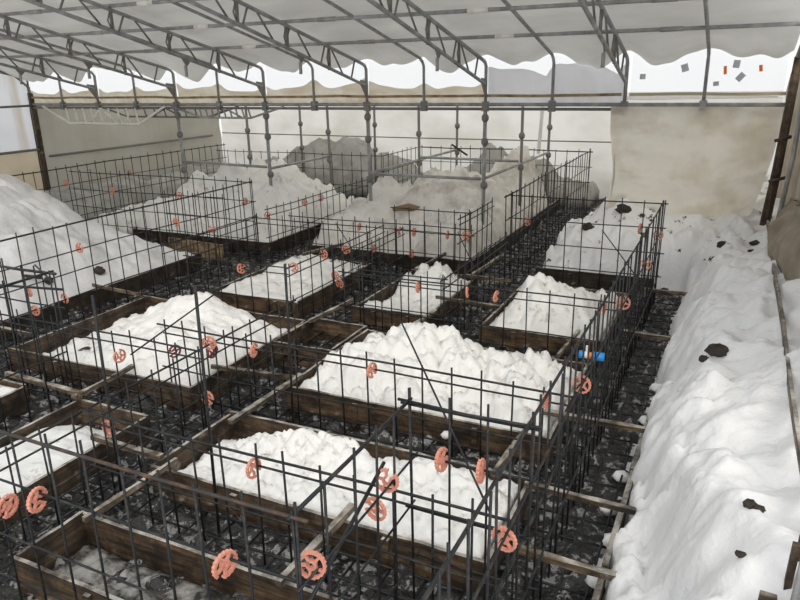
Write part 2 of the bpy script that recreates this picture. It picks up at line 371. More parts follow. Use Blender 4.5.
# purlins
PUR = [(8.0, 'lowest, nearest the eave'), (7.08, 'second up from the eave'), (6.2, 'third up from the eave'), (5.3, 'fourth up from the eave')]
for y, w_ in PUR:
    g = empty('purlin', (0, 0, 0), 'grey roof pipe running crosswise under the sheet, '+w_, 'purlin', 'roof purlins')
    mb = MB(); mb.tube([(RX0, y, roofz(y)-.02), (RX1, y, roofz(y)-.02)], .021, 10); mb.build('pipe', GALV, g)
    for k in range(5):
        x = TX[k]+.55; mb = MB(); mb.tube([(x-.11, y, roofz(y)-.02), (x+.11, y, roofz(y)-.02)], .026, 10); mb.build('sleeve_joint', WHITEM if k % 2 else GALV, g)
tw = ['farthest right, left of the bright bay', 'second truss from the right', 'third truss from the right', 'third truss from the left', 'second truss from the left', 'leftmost truss']
YT = 4.4
for k, x in enumerate(TX):
    g = empty('roof_truss', (x, EY, 0), 'grey steel lattice truss, '+tw[k], 'truss', 'roof trusses')
    def top(y): return roofz(y)-.055
    def bot(y): return 2.36+.243*(8.93-y)
    def P(y, z): return (0, y-EY, z)
    mb = MB(); mb.tube([P(EY, EZ), P(EY, 2.58), P(EY-.05, 2.63), P(EY-.14, top(EY-.14)), P(YT, top(YT))], .023, 8); mb.build('top_chord', GALV, g)
    mb = MB(); mb.tube([P(EY-.04, 2.36), P(YT, bot(YT))], .022, 8); mb.build('bottom_chord', GALV, g)
    mb = MB(); mb.add([P(EY-.02, 2.18), P(EY-.02, 2.42), P(EY-.19, 2.44), P(EY-.19, 2.38)]+[(.012, p[1], p[2]) for p in (P(EY-.02, 2.18), P(EY-.02, 2.42), P(EY-.19, 2.44), P(EY-.19, 2.38))],
                      [(0, 1, 2, 3), (7, 6, 5, 4), (0, 4, 5, 1), (1, 5, 6, 2), (2, 6, 7, 3), (3, 7, 4, 0)]); mb.build('gusset_plate', GALVD, g)
    y = EY-.42; i = 0
    while y > YT+.2:
        a, b = y, y-.30
        if i % 2 == 0: s0, s1 = P(a-.02, bot(a)), P(a+.10, top(a+.10))
        else: s0, s1 = P(a+.16, bot(a+.16)), P(a-.14, top(a-.14))
        mb = MB(); mb.tube([s0, s1], .012, 6); mb.build('web_bar', GALVD, g)
        y -= .38; i += 1
    for (yp, _) in PUR:
        mb = MB(); mb.box((-.014, yp-EY-.004, bot(yp)-.02), (.014, yp-EY+.026, top(yp)-.01), .004); br_ = mb.build('purlin_bracket', GALVD, g)
        mb = MB(); mb.tube([P(yp, top(yp)-.02), P(yp-.045, (top(yp)+bot(yp))/2), P(yp-.01, bot(yp)+.04)], .009, 6); mb.build('clamp_arm', GALVD, br_)
    yq = 7.35 if k < 5 else 7.6
    mb = MB(); mb.add([P(yq+.09, bot(yq+.09)), P(yq-.09, bot(yq-.09)), P(yq, bot(yq)-.10)]+[(.014, p[1], p[2]) for p in (P(yq+.09, bot(yq+.09)), P(yq-.09, bot(yq-.09)), P(yq, bot(yq)-.10))],
                      [(0, 1, 2), (5, 4, 3), (0, 3, 4, 1), (1, 4, 5, 2), (2, 5, 3, 0)]); mb.build('hanger_plate', GALVD, g)
    mb = MB(); mb.tube([P(yq-.01, bot(yq)-.08), P(yq-.01, bot(yq)-.22)], .02, 8); mb.build('pipe_stub', GALV, g)
    # cable ties
rw = ['in the bright right bay', 'left of the far right truss', 'between the second and third trusses from the right', 'in the middle bay', 'between the second and third trusses from the left', 'left of the second truss from the left', 'left of the leftmost truss, by the corner']
for k, x in enumerate(RAFT):
    g = empty('roof_rafter', (x, EY, 0), 'single bent grey pipe rafter '+rw[k], 'rafter', 'roof rafters')
    mb = MB(); mb.tube([(-.0, 0, EZ), (0, 0, 2.6), (0, -.04, 2.65), (0, -.12, roofz(EY-.12)-.01), (0, YT-EY, roofz(YT)-.01)], .02, 8); mb.build('pipe', GALV, g)
    mb = MB(); mb.box((-.035, -.035, EZ-.02), (.035, .035, EZ+.05), .004); mb.build('foot_clamp', GALV, g)
# end truss at left gable
g = empty('gable_truss', (RX0+.06, EY, 0), 'dark gable truss over the far left corner', 'truss')
mb = MB(); mb.tube([(0, 0, .1), (0, 0, 2.4), (0, -.25, 2.62), (0, YT-EY, 2.6+.2*(EY-YT))], .028, 8); mb.build('bottom_chord', GALVD, g)
mb = MB(); mb.tube([(0, 0, 2.0), (0, 0, 2.66), (0, YT-EY, roofz(YT)-.03)], .028, 8); mb.build('top_chord', GALVD, g)
mb = MB(); mb.beam((.0, .02, .05), (.0, .02, 2.3), .09, .09, (1, 0, 0)); mb.build('timber_post', LOGW, g)
for i in range(4):
    mb = MB(); mb.tube([(0, -.35-.45*i, 2.63+.2*(.1+.45*i)), (0, -.2-.45*i, 2.66+.226*(.2+.45*i))], .012, 6); mb.build('web_bar', GALVD, g)
# side rails far left
pipe_thing('side_rail', [(RX0+.08, EY, 2.08), (RX0+.08, 4.5, 2.08)], .02, GALVD, 'upper grey pipe rail along the pale left side wall', 'rail')
pipe_thing('side_rail', [(RX0+.08, EY, 1.29), (RX0+.08, 4.5, 1.29)], .024, GALVD, 'lower dark pipe rail along the left side wall', 'rail')
pipe_thing('wall_rail', [(RX0+.1, 14.22, 1.18), (-6.5, 14.2, 1.16), (.2, 14.2, 1.16)], .012, GALVD, 'thin pipe rail pressing the white back tarpaulin', 'rail')
pipe_thing('wall_rail', [(RX0+.05, 13.9, 1.14), (RX0+.05, 9.2, 1.14)], .022, GALVD, 'thin rail along the grey far left tarpaulin', 'rail')
# daylight slits in the back wall, put in as white-coloured strips
for x, lab in ((-7.55, 'white strip painted as a daylight slit in the back wall, left one'), (-3.62, 'white strip painted as a daylight slit in the back wall, right one beside a post')):
    mb = MB(); mb.beam((x, 14.18, .9), (x+.06, 14.18, 2.1), .07, .02, (0, 1, 0)); tag(mb.build('light_slit_strip', WHITEP), lab, 'batten')
# lattice girders hung under the eave beam
def girder(x0, x1, z1, yb, m, label, r=.013):
    g = empty('lattice_girder', (0, yb, 0), label, 'girder', 'lattice girders')
    mb = MB(); mb.tube([(x0, 0, EZ-.03), (x0+.62, 0, z1), (x1-.62, 0, z1), (x1, 0, EZ-.03)], r*1.25, 8); mb.build('bottom_chord', m, g)
    n = 8
    for i in range(n+1):
        x = x0+.62+(x1-x0-1.24)*i/n
        mb = MB(); mb.tube([(x-.04, 0, EZ-.06), (x, 0, z1)], r, 6); mb.build('web_bar', m, g)
    xm = (x0+x1)/2
    for s in (-1, 1):
        mb = MB(); mb.tube([(xm, 0, EZ-.06), (xm+s*.33, 0, z1)], r, 6); mb.build('brace', m, g)
girder(-11.45, -8.55, 1.78, EY-.03, WHITEM, 'snow-dusted pale lattice girder hanging below the eave beam, far left', .017)
girder(-12.3+2.2, -7.1, 1.90, EY+.036, GALVD, 'grey lattice girder partly hidden behind the pale one')
girder(-8.4, -6.2, 1.90, EY-.036, GALV, 'short grey lattice girder left of the tall middle post')
# post grid of the inner scaffold
PX = [TX[4], TX[3], TX[2], TX[1]]
rown = {0: 'front', 1: 'middle', 2: 'rear'}
coln = ['first', 'second', 'third', 'fourth']
for r_, yy in enumerate((EY, 10.8, 12.6)):
    for c_, xx in enumerate(PX):
        dx = random.uniform(-.02, .02)
        g = empty('scaffold_post', (xx, yy, 0), 'grey scaffold post with couplers, %s from the left in the %s row' % (coln[c_], rown[r_]), 'post', 'scaffold posts')
        mb = MB(); mb.tube([(dx, 0, .03), (0, 0, EZ-.05 if r_ == 0 else 2.06)], .027 if r_ == 0 else .024, 8); mb.build('tube', GALV if r_ == 0 else GALVD, g)
        for z in ((1.62, 1.04, 1.93) if r_ == 0 else (1.55, 1.06)):
            mb = MB(); mb.tube([(0, 0, z-.05), (0, 0, z-.02), (0, 0, z+.02), (0, 0, z+.05)], .03, 8, True, [.03, .05, .05, .03]); mb.build('coupler', GALVD, g)
        mb = MB(); mb.box((dx-.07, -.07, .03), (dx+.07, .07, .045)); mb.build('base_plate', GALVD, g)
def rail(a, b, label, r=.021): pipe_thing('scaffold_rail', [a, b], r, GALV, label, 'rail', 'scaffold rails')
zr = 1.13
rail((PX[0]+.03, EY-.05, zr+.06), (PX[1]-.03, EY-.05, zr+.03), 'front horizontal rail between the first and second front posts')
rail((PX[2]+.03, EY-.05, zr), (PX[3]-.03, EY-.05, zr), 'front horizontal rail between the third and fourth front posts')
rail((PX[1], EY+.03, zr), (PX[1], 10.77, zr), 'rail running back from the second front post')
rail((PX[2], EY+.03, zr), (PX[2], 12.57, zr-.02), 'long rail running back from the third front post')
rail((PX[3], EY+.03, zr), (PX[3], 12.57, zr-.02), 'long rail running back from the fourth front post')
rail((PX[2]+.03, 10.76, zr+.04), (PX[3]-.03, 10.76, zr+.03), 'horizontal rail between the third and fourth middle-row posts')
g = pipe_thing('jack_handle', [(-4.55+.0, 12.5, 1.02), (-4.85, 12.45, 1.22)], .018, STEEL, 'dark slanting jack handle on the third rear post', 'handle')
# right corner: leaning timber and pipes
g = empty('corner_post', (.46, 8.9, 0), 'dark leaning timber post tied at the right corner of the tent', 'post')
mb = MB(); mb.tube([(-.05, -.05, .7), (0, 0, 1.4), (.05, 0, 2.6)], .05, 8, True, [.055, .05, .045]); mb.build('timber', LOGW, g)
for z in (1.75, 1.3):
    mb = MB(); mb.tube([(-.07, -.07, z-.03), (.09, -.05, z+.02)], .02, 6); mb.build('wire_tie', STEELO, g)
pipe_thing('corner_pipe', [(.50, 8.3, .8), (.56, 8.35, 1.6), (.58, 8.4, 2.7)], .025, GALV, 'galvanised upright pipe just right of the leaning timber', 'pipe')
pipe_thing('corner_pipe', [(.58, 6.3, .8), (.60, 6.3, 2.9)], .025, GALV, 'upright pipe at the right frame edge', 'pipe')
pipe_thing('gable_rafter', [(.50, 9.0, 2.2), (.50, 8.9, 2.6), (.50, 4.5, roofz(4.5)-.05)], .028, GALVD, 'pipe rafter over the right side wall', 'rafter')
# hanging cream tarp at right
def pan(u, v):
    off = np.zeros(u.shape+(3,))
    d0 = .012*np.sin(v*26+2*np.sin(u*3))+.03*(fbm(u*6+v*5, v*9-u*3, 5)-.5)*2
    off[..., 2] = (1-v)*(.16*np.sin(u*math.pi*.9)*-1+.10*u+.02*np.sin(u*9))
    off[..., 0] = -(1-v)*0.0+.04*np.sin(v*5)*(u < .02)+np.where(u > .5, -(1-v)**2*.18*(u-.5)*2, 0)
    d = -.05*np.exp(-((v-.38)/.02)**2)*.3+.035*(1-v)*np.sin(u*7+v*9)+.02*np.sin((u*1.5+v)*14)*(v < .4)
    return d+d0, off
o = tarpsheet('hanging_tarpaulin', (TX[0]-.12, EY-.05, .80), (RX1-.03, EY-.05, .80), (RX1-.02, EY-.06, EZ-.02), (TX[0]-.10, EY-.06, EZ-.02), 120, 90, T_CREAM, .03, (5, 4), 77, pan)
tag(o, 'large cream tarpaulin hanging from the right end of the eave beam', 'tarpaulin')
# crumpled tarp heap at right edge
def bulge(u, v):
    off = np.zeros(u.shape+(3,)); off[..., 0] = -.17*np.sin(u*math.pi)*np.sin(np.clip(v*1.15, 0, 1)*math.pi)
    return .02*np.sin(u*20+v*8), off
o = tarpsheet('bunched_tarpaulin', (.56, 8.6, .72), (.50, 5.6, .72), (.56, 5.6, 1.5), (.60, 8.6, 1.15), 60, 40, T_BROWN, .06, (4, 3), 79, bulge)
tag(o, 'bunched dirty brown tarpaulin bulging at the right edge over the snow', 'tarpaulin')
# ================================================================== SNOW
def heap(name, x0, x1, y0, y1, base, peaks, label, m=SNOW, amp=.10, cell=.22, step=.03, seed=0, edge=.12, low=None, z0=.015, slump=None, group='snow piles inside the board frames'):
    def hf(x, y):
        ed = np.minimum.reduce([x-x0, x1-x, y-y0, y1-y]); k = sstep(0, edge, ed)
        k2 = sstep(0, edge*3.5, ed)
        h = 0*x
        for (px, py, ph, sx, sy_) in peaks:
            h = np.maximum(h, ph*np.exp(-(((x-px)/sx)**2+((y-py)/sy_)**2)))
        if low is not None: b = low(x, y)
        else: b = base
        wx = x+cell*.3*fbm(x*9, y*9, 81); wy = y+cell*.3*fbm(x*9, y*9, 82)
        L = amp*lumps(wx, wy, cell, seed)*.95+amp*.65*lumps(wx, wy, cell*.45, seed+5)+amp*.38*lumps(wx, wy, cell*.2, seed+9)
        L = L*(.35+.9*fbm(x*1.7, y*1.7, seed+2, 3))
        z = b+h*k2+L*(.25+.75*k)+.04*(fbm(x*2, y*2, seed+7)-.5)
        if slump: z = z-slump[0]*(1-sstep(.0, slump[1], y1-y))*sstep(slump[2]+.4, slump[2], x)*(.6+.8*fbm(x*4, y*4, 44))
        z = np.where(ed < .001, np.minimum(z, .2), z)
        return np.maximum(z, z0+.01)
    o = field('snow_pile', x0, x1, y0, y1, step, hf, m, skirt=z0, warp=.012)
    return tag(o, label, 'snow pile', group)
HT = .22
PL = {}
def frame(key, x0, x1, y0, y1, label, sides='NSEW', mx=WX, my=WY, h=HT, t=.022):
    g = empty('board_frame', (x0, y0, 0), label, 'board frame', 'formwork board frames')
    def board(a, b, m, ax):
        # a board with slightly ragged top, split in two lengths when long
        L = (b[0]-a[0]) if ax == 0 else (b[1]-a[1]); n = 1 if L < 2.4 else 2
        for i in range(n):
            A = list(a); B = list(b); A[ax] = a[ax]+(b[ax]-a[ax])*i/n+(.003 if i else 0); B[ax] = a[ax]+(b[ax]-a[ax])*(i+1)/n
            hh = h+random.uniform(-.012, .012); seg = max(2, int(L/n/.12)); mb = MB(); V = []
            lean = random.uniform(-.008, .008)
            for s in range(seg+1):
                q = A[ax]+(B[ax]-A[ax])*s/seg; j = random.uniform(-.004, .004)
                o_ = 1-ax; lo = A[o_]; hi = B[o_]
                for (c, z) in ((lo, .012), (hi, .012), (hi+lean, hh+j), (lo+lean, hh+j)):
                    p = [0, 0, z]; p[ax] = q; p[o_] = c; V.append((p[0]-x0, p[1]-y0, p[2]))
            Fc = []
            for s in range(seg):
                for k in range(4): Fc.append((s*4+k, s*4+(k+1) % 4, s*4+4+(k+1) % 4, s*4+4+k))
            Fc += [(3, 2, 1, 0), tuple(seg*4+k for k in range(4))]
            mb.add(V, Fc); last = mb.build('board', m, g)
        return last
    sb = board((x0, y0, 0), (x1, y0+t, 0), mx, 0) if 'S' in sides else None
    if 'N' in sides: board((x0, y1-t, 0), (x1, y1, 0), mx, 0)
    if 'W' in sides: board((x0, y0+t+.002, 0), (x0+t, y1-t-.002, 0), my, 1)
    if 'E' in sides: board((x1-t, y0+t+.002, 0), (x1, y1-t-.002, 0), my, 1)
    # pegs nailed to the inner faces
    for (px, py) in ((x0+.3*(x1-x0), y0-.03), (x0+.75*(x1-x0), y0-.03)):
        if 'S' in sides:
            mb = MB(); mb.box((px-x0-.02, -.026, .01), (px-x0+.02, -.002, .2), .002); mb.build('peg', mx, sb)
    return g
# nearest (open, dirty) pit
frame('I', -3.05, -1.25, 1.76, 2.2, 'open board frame of the nearest shallow pit, bottom left')
heap('I', -3.0, -1.29, 1.81, 2.15, .035, [], 'trampled grey snow and grit in the nearest open pit', SNOWF, .05, .12, .025, 2, group=None)
frame('A', -3.05, -.86, 2.7, 3.5, 'board frame round the nearest white snow plot, bottom centre')
heap('A', -3.0, -.91, 2.745, 3.455, .15, [(-2.1, 3.25, .10, .5, .2), (-1.4, 3.2, .09, .5, .25), (-2.8, 3.25, -.0, .3, .2)], 'flattish white snow filling the nearest plot, bottom centre', SNOW, .07, .13, .02, 4, .05, slump=(.13, .16, -1.9),
     low=lambda x, y: .075+.10*sstep(-2.95, -2.3, x))
frame('B', -2.93, -.86, 4.0, 5.37, 'board frame round the central snow plot behind the nearest one')
heap('B', -2.88, -.91, 4.045, 5.325, .13, [(-2.15, 4.95, .28, .45, .35), (-2.5, 4.6, .18, .4, .4), (-1.6, 4.8, .20, .6, .35), (-1.2, 4.5, .12, .4, .3)], 'bright lumpy snow pile in the middle of the centre plot', SNOW, .13, .2, .022, 6, .06, slump=(.10, .12, -2.4))
frame('C', -2.0, -.86, 5.87, 7.42, 'board frame below the snow pile right of centre')
heap('C', -1.95, -.91, 5.915, 7.375, .15, [(-1.55, 6.45, .36, .38, .35), (-1.2, 6.3, .22, .4, .4)], 'rounded white snow pile right of centre against the long cage', SNOW, .12, .2, .025, 8, .08)
frame('H', -4.27, -3.55, 1.5, 3.2, 'board frame round the smooth snow plot at the left edge', 'NSEW')
heap('H', -4.22, -3.6, 1.545, 3.155, .155, [], 'smooth off-white snow plot at the left edge below the crossing boards', SNOWW, .04, .25, .03, 10, .04, slump=(.14, .35, -3.6))
frame('P', -5.9, -4.85, 2.3, 3.22, 'board frame cut by the left picture edge, above the smooth plot', 'NSE')
heap('P', -5.85, -4.9, 2.345, 3.175, .18, [], 'sliver of warm white snow at the left edge above the smooth plot', SNOW, .04, .2, .03, 12, .04)
frame('E', -5.72, -3.6, 3.68, 5.33, 'board frame round the snow plot left of centre')
heap('E', -5.67, -3.65, 3.725, 5.285, .10, [(-4.45, 4.75, .33, .6, .38), (-4.1, 4.3, .22, .6, .4)], 'white snow pile with muddy left side, left of centre', SNOW, .08, .2, .025, 14, .06, slump=(.16, .30, -3.9),
     low=lambda x, y: .02+.14*sstep(-5.3, -4.9, x))
frame('F', -5.15, -4.0, 5.8, 7.5, 'board frame round the flat snow plot in front of the left mound')
heap('F', -5.1, -4.05, 5.845, 7.455, .19, [(-4.8, 7.0, .12, .3, .4)], 'flat snow plot in front of the large left-centre mound', SNOWW, .06, .2, .03, 16, .06)
frame('G', -3.4, -2.55, 5.9, 7.4, 'board frame round the low lumpy plot at the picture centre')
heap('G', -3.35, -2.6, 5.945, 7.355, .12, [(-2.85, 7.0, .22, .28, .25), (-3.1, 6.0, .05, .3, .1)], 'low lumpy mixed snow plot at the picture centre', SNOWW, .12, .2, .025, 18, .06, low=lambda x, y: .15-.13*sstep(6.15, 6.35, y)*sstep(6.95, 6.7, y))
frame('Z', -3.58, -2.96, 4.76, 5.42, 'small open board frame of the dark pit left of the centre plot')
frame('Dn', -2.02, -.66, 8.02, 8.3, 'long board frame edge at the foot of the spotted snow', 'S', WXD, WXD)
frame('L', -5.32, -2.85, 8.05, 13, 'dark board frame under the big right-centre snow mound', 'SEW', WXD, WXD)
heap('L', -5.28, -2.9, 8.1, 12.4, .17, [(-4.7, 8.9, .45, .6, .7), (-4.9,9.6,.6,.5,.8), (-3.9, 10.1, .72, .9, 1.3), (-3.3, 9.2, .38, .8, .9), (-4.3, 9.8, .62, .6, .8), (-3.3, 12.0, .85, .8, .9)], 'big right-centre snow mound buried round the scaffold posts', snow('dull_snow', (.78, .755, .71), (.42, .39, .34), .45, .75, 2.5), .26, .40, .045, 20, .10)  # duller warm grey snow, mottled at random
frame('K', -8.6, -5.93, 7.98, 12, 'dark board frame under the big left-centre snow mound', 'SEW', WXD, WXD)
heap('K', -8.55, -5.98, 8.03, 10.85, .18, [(-8.1, 9.1, .62, .6, .7), (-7.5, 9.5, .74, .9, .7), (-6.6, 9.2, .58, .5, .8), (-7.3, 10.2, .72, 1, .6), (-8.2, 8.5, .32, .5, .5), (-6.5, 8.6, .2, .5, .4)], 'big left-centre snow mound lit warm, between two rows of cages', SNOW, .26, .42, .045, 22, .10)
frame('J', -11.0, -6.42, 2.4, 7.1, 'dark board frame under the huge smooth snow mound on the left', 'NE', WXD, WXD)
heap('J', -10.95, -6.47, 2.45, 7.05, .2, [(-8.3, 4.6, 1.35, 1.5, 1.9), (-9.3, 6.0, 1.15, 1.5, 1.2), (-7.3, 3.6, .75, .9, 1.2), (-7.0, 5.8, .25, .6, .8)], 'huge smooth grey-white snow mound on the left', snow('shade_greyed_snow', (.72, .72, .73), (.42, .41, .40), .5, .8, 1.5), .07, .35, .045, 24, .12)  # snow greyed so its base colour carries the shade under the roof
def on_top(o, x, y):
    ok, p, n_, i_ = o.ray_cast(Vector((x, y, 5)), Vector((0, 0, -1))); return p.z if ok else .2
JO = bpy.data.objects['snow_pile.011']
heap('N', -9.7, -8.75, 8.0, 11.9, .22, [(-9.2, 9, .15, .4, 1)], 'low shaded snow strip right of the distant far left cage', SNOWW, .12, .3, .05, 26, .1, group=None)
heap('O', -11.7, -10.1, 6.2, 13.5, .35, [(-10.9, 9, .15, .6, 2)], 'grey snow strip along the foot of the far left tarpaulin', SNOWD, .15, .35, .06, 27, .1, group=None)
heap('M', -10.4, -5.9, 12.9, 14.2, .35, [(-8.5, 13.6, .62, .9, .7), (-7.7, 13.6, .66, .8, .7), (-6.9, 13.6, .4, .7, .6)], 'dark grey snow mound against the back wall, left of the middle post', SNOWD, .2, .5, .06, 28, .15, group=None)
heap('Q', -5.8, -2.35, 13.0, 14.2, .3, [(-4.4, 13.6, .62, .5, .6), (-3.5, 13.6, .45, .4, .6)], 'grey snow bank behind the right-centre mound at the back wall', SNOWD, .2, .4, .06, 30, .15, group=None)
# right bank
def trench_d(x, y):
    """signed distance outwards from the dig edge"""
    dA = x+.345+.05*(fbm(y*0, y*4.5, 63, 3)-.5)*2*sstep(7.5, 6.5, y); dB = np.minimum(x+2.0, y-8.08-.22*sstep(-.8, -.6, x))
    return np.maximum(np.minimum(dA, 9), dB)
def bank(x, y):
    d = trench_d(x, y)
    n = .04*(fbm(x*2.5, y*.9, 3)-.5)
    near = sstep(8.2, 6.0, y)
    hr = .07+sstep(-.06, .50, x+.33+.09*(fbm(x*0, y*1.6, 9)-.5)*2)*.70+.22*sstep(.1, .8, x)
    hD = .20+.50*np.exp(-(((x+1.15)/.75)**2+((y-9.3)/.9)**2))+.28*sstep(8.0, 9.0, y)*sstep(-1.9, -1.2, x)*sstep(11, 9.6, y)+.35*sstep(-.7, .3, x)
    t = sstep(7.9, 8.5, y)
    h = hr*(1-t)+hD*t
    h = np.where(y > 8.2, np.where(x < -.3, hD, h), h)
    q = (x*.85+y*.25)
    rid = .065*np.sin(q*12+9*fbm(x*1.7, y*1.4, 13))*sstep(.02, .3, d)*(.3+fbm(x*2, y*2, 19))
    rip = .02*np.sin(y*14-x*6+4*fbm(x*2, y*2, 15))*sstep(-.05, .15, x)
    wx = x+.12*fbm(x*6, y*6, 81); wy = y+.14*fbm(x*6, y*6, 82)
    L = .15*lumps(wx+wy*.3, wy*.75, .30, 33, .4, .9)+.10*lumps(wx, wy, .15, 35, .3, .8)+.03*lumps(wx, wy, .06, 36)
    L = L*(.35+.65*sstep(.55, .1, d))
    z = h+rid+rip+L+n-.02
    edge = sstep(0, .06, d)
    return np.maximum(z*edge+(.02)*(1-edge), .01)
def bmask(x, y):
    w = .035*(fbm(x*6, y*6, 71)-.5)*2
    return trench_d(x+w, y+w) > -.02
o = field('snow_bank', -2.05, .61, 1.2, 14.1, .02, bank, SNOWB, mask=bmask, warp=.008)
tag(o, 'long ridged snow bank covering the ground along the right side', 'snow bank', kind='stuff')
# dark stones melted into the bank
def rock(cx, cy_, cz, r, label, seed, m):
    rnd = random.Random(seed); mb = MB(); nu, nv = 10, 7; V = []
    for j in range(nv+1):
        for i in range(nu):
            a = 2*math.pi*i/nu; b = math.pi*j/nv; k = 1+rnd.uniform(-.22, .22)
            V.append((r*k*math.sin(b)*math.cos(a)*1.1, r*k*math.sin(b)*math.sin(a)*.85, r*.7*k*math.cos(b)))
    Fc = [(j*nu+i, j*nu+(i+1) % nu, (j+1)*nu+(i+1) % nu, (j+1)*nu+i) for j in range(nv) for i in range(nu)]
    mb.add(V, Fc); o = mb.build('stone', m); o.location = (cx, cy_, cz); return tag(o, label, 'stone')
STONE = mat('dark_stone', (.025, .02, .015), .85, 0, ((18, 18, 18), (.06, .045, .03), .4, .7), (60, .6, .01))
def bz(x, y): return float(bank(np.array([x]), np.array([y]))[0])
for (x, y, r, l) in ((.05, 4.55, .06, 'largest dark stone melted into the middle of the snow bank'), (-.02, 4.56, .032, 'small dark stone left of the largest one in the bank'), (-.02, 6.05, .03, 'small dark stone in the bank above the largest one'),
                     (.30, 7.7, .045, 'dark stone high on the bank near the hanging tarpaulin'), (.27, 7.45, .035, 'dark stone just below the topmost one on the bank'), (.0, 7.55, .05, 'dark clod on the bank left of the topmost stones'), (-.05, 7.25, .045, 'lower dark clod in the line left of the topmost stones'),
                     (-.55, 8.25, .05, 'dark clod in the snow beside the far right cage corner'), (.22, 2.68, .028, 'dark clod in the lower right of the bank'), (.25, 2.66, .02, 'smaller clod beside the lower right clod'), (.19, 2.38, .018, 'lowest dark clod in the bank near the boards'),
                     (-1.55, 8.7, .07, 'dark clod in the snow behind the far right cage, left one'), (-1.15, 8.75, .08, 'dark clod in the snow behind the far right cage, right one')):
    rock(x, y, bz(x, y)+r*.35, r, l, int(abs(x*100)+y*10), STONE)
# long timber in the bank
def polyboard(name, pts, w_, h_, m, label, cat, group=None):
    mb = MB()
    for a, b in zip(pts[:-1], pts[1:]): mb.beam(a, b, w_, h_)
    return tag(mb.build(name, m), label, cat, group)
pts = [(.42, 8.2-.7*i, 0) for i in range(10)]
pts = [(.408+.006*math.sin(i*1.7), p[1], .93+.0*i) for i, p in enumerate(pts)]
polyboard('edge_timber', pts, .02, .05, BATT, 'long thin edge timber running through the snow at the right', 'timber')
# form board along the outer edge of the dig
g = empty('edge_board', (0, 0, 0), 'snow-crusted form board along the outer edge of the right trench', 'board')
for i in range(3):
    mb = MB(); mb.beam((-.335, 2.0+.95*i, .10), (-.335+.01*i, 2.93+.95*i, .10), .03, .19); mb.build('board', BATT, g)
# stakes lower right
for i, (x, y, h, w_, l) in enumerate(((.262, 2.17, .26, .05, 'low dark board stub poking from snow at the lower right'), (.325, 2.25, .42, .022, 'left of two dark wooden stakes at the bottom right edge'), (.355, 2.33, .40, .028, 'right dark wooden stake at the bottom right edge'))):
    z = .80; mb = MB(); mb.beam((x, y, z-.15), (x+.01, y, z+h-.2), w_, .025, (0, 1, 0)); tag(mb.build('wooden_stake', LOGW), l, 'stake')
pipe_thing('slanting_pipe', [(.33, 2.1, .80), (.385, 2.35, 1.12)], .011, GALV, 'pale thin pipe slanting in front of the bottom right stakes', 'pipe')
# snow clods on trench edge
SN = 0
for (x, y, r, z, l) in ((-.33, 3.25, .06, .12, 'large snow clod on the edge board between the two nearest battens'), (-.34, 2.55, .07, .12, 'snow clod at the very bottom of the bank edge'), (-.34, 4.75, .05, .10, 'snow clod at the bank edge beyond the long batten'), (-.33, 5.35, .05, .10, 'snow clod at the bank edge beside the blue sleeve'), (-.36, 2.93, .055, .10, 'loose snow clod at the bottom of the bank beside the nearest batten'), (-.42, 3.62, .045, .06, 'snow clod in the right trench below the middle batten'), (-.40, 4.0, .05, .06, 'snow clod in the right trench under the long batten'), (-1.55, 3.92, .04, .14, 'small snow clod stuck to the board behind the nearest plot')):
    o = rock(x, y, z, r, l, int(r*1000), SNOW); o.name = 'snow_clod'; o['category'] = 'snow clod'
    for p in o.data.polygons: p.use_smooth = True
# ================================================================== BATTENS
bat = [((-.86, 3.39), (-.25, 3.37), 'across the right trench, beside the nearest snow plot'), ((-.75, 2.82), (-.25, 2.80), 'across the right trench, nearest the camera'), ((-.98, 4.30), (-.22, 4.31), 'across the right trench, beside the centre plot'),
       ((-.72, 6.10), (-.22, 6.08), 'across the right trench, by the right-centre pile'), ((-.72, 7.5), (-.16, 7.46), 'across the right trench, farthest'),
       ((-3.62, 2.78), (-3.0, 2.76), 'linking the smooth left plot and the nearest plot'), ((-5.1, 3.24), (-4.2, 3.2), 'crossing above the smooth left plot'),
       ((-6.5, 3.95), (-5.7, 3.93), 'across the left trench, nearest'), ((-6.5, 5.34), (-5.7, 5.28), 'across the left trench, by the left-centre plot'),
       ((-3.66, 4.02), (-2.9, 4.08), 'left of the front corner of the centre plot'),
       ((-2.9, 3.3), (-2.88, 4.15), 'joining the nearest and centre plots on the left'), ((-1.06, 3.4), (-1.02, 4.08), 'joining the nearest and centre plots on the right'),
       ((-1.68, 2.12), (-1.66, 2.80), 'joining the nearest pit and plot on the right'), ((-2.92, 2.1), (-2.9, 2.78), 'joining the nearest pit and plot on the left'),
       ((-1.12, 5.3), (-1.08, 5.95), 'joining the centre plot and the right-centre pile'), ((-2.55, 5.3), (-2.5, 6.0), 'joining the centre plot and the low lumpy plot'),
       ((-4.24, 3.16), (-4.26, 3.76), 'joining the smooth left plot and the left-centre plot'), ((-3.5, 5.25), (-3.45, 6.0), 'running back beside the small pit'),
       ((-2.66, 7.3), (-2.1, 7.28), 'right of the low lumpy plot, far one'), ((-2.66, 6.4), (-1.95, 6.35), 'right of the low lumpy plot, near one'), ((-2.6, 7.35), (-2.55, 8.3), 'leading to the corner of the right-centre mound'), ((-5.0, 7.45), (-4.8, 8.15), 'between the flat plot and the right-centre mound'), ((-3.3, 7.3), (-3.25, 8.15), 'behind the low lumpy plot')]
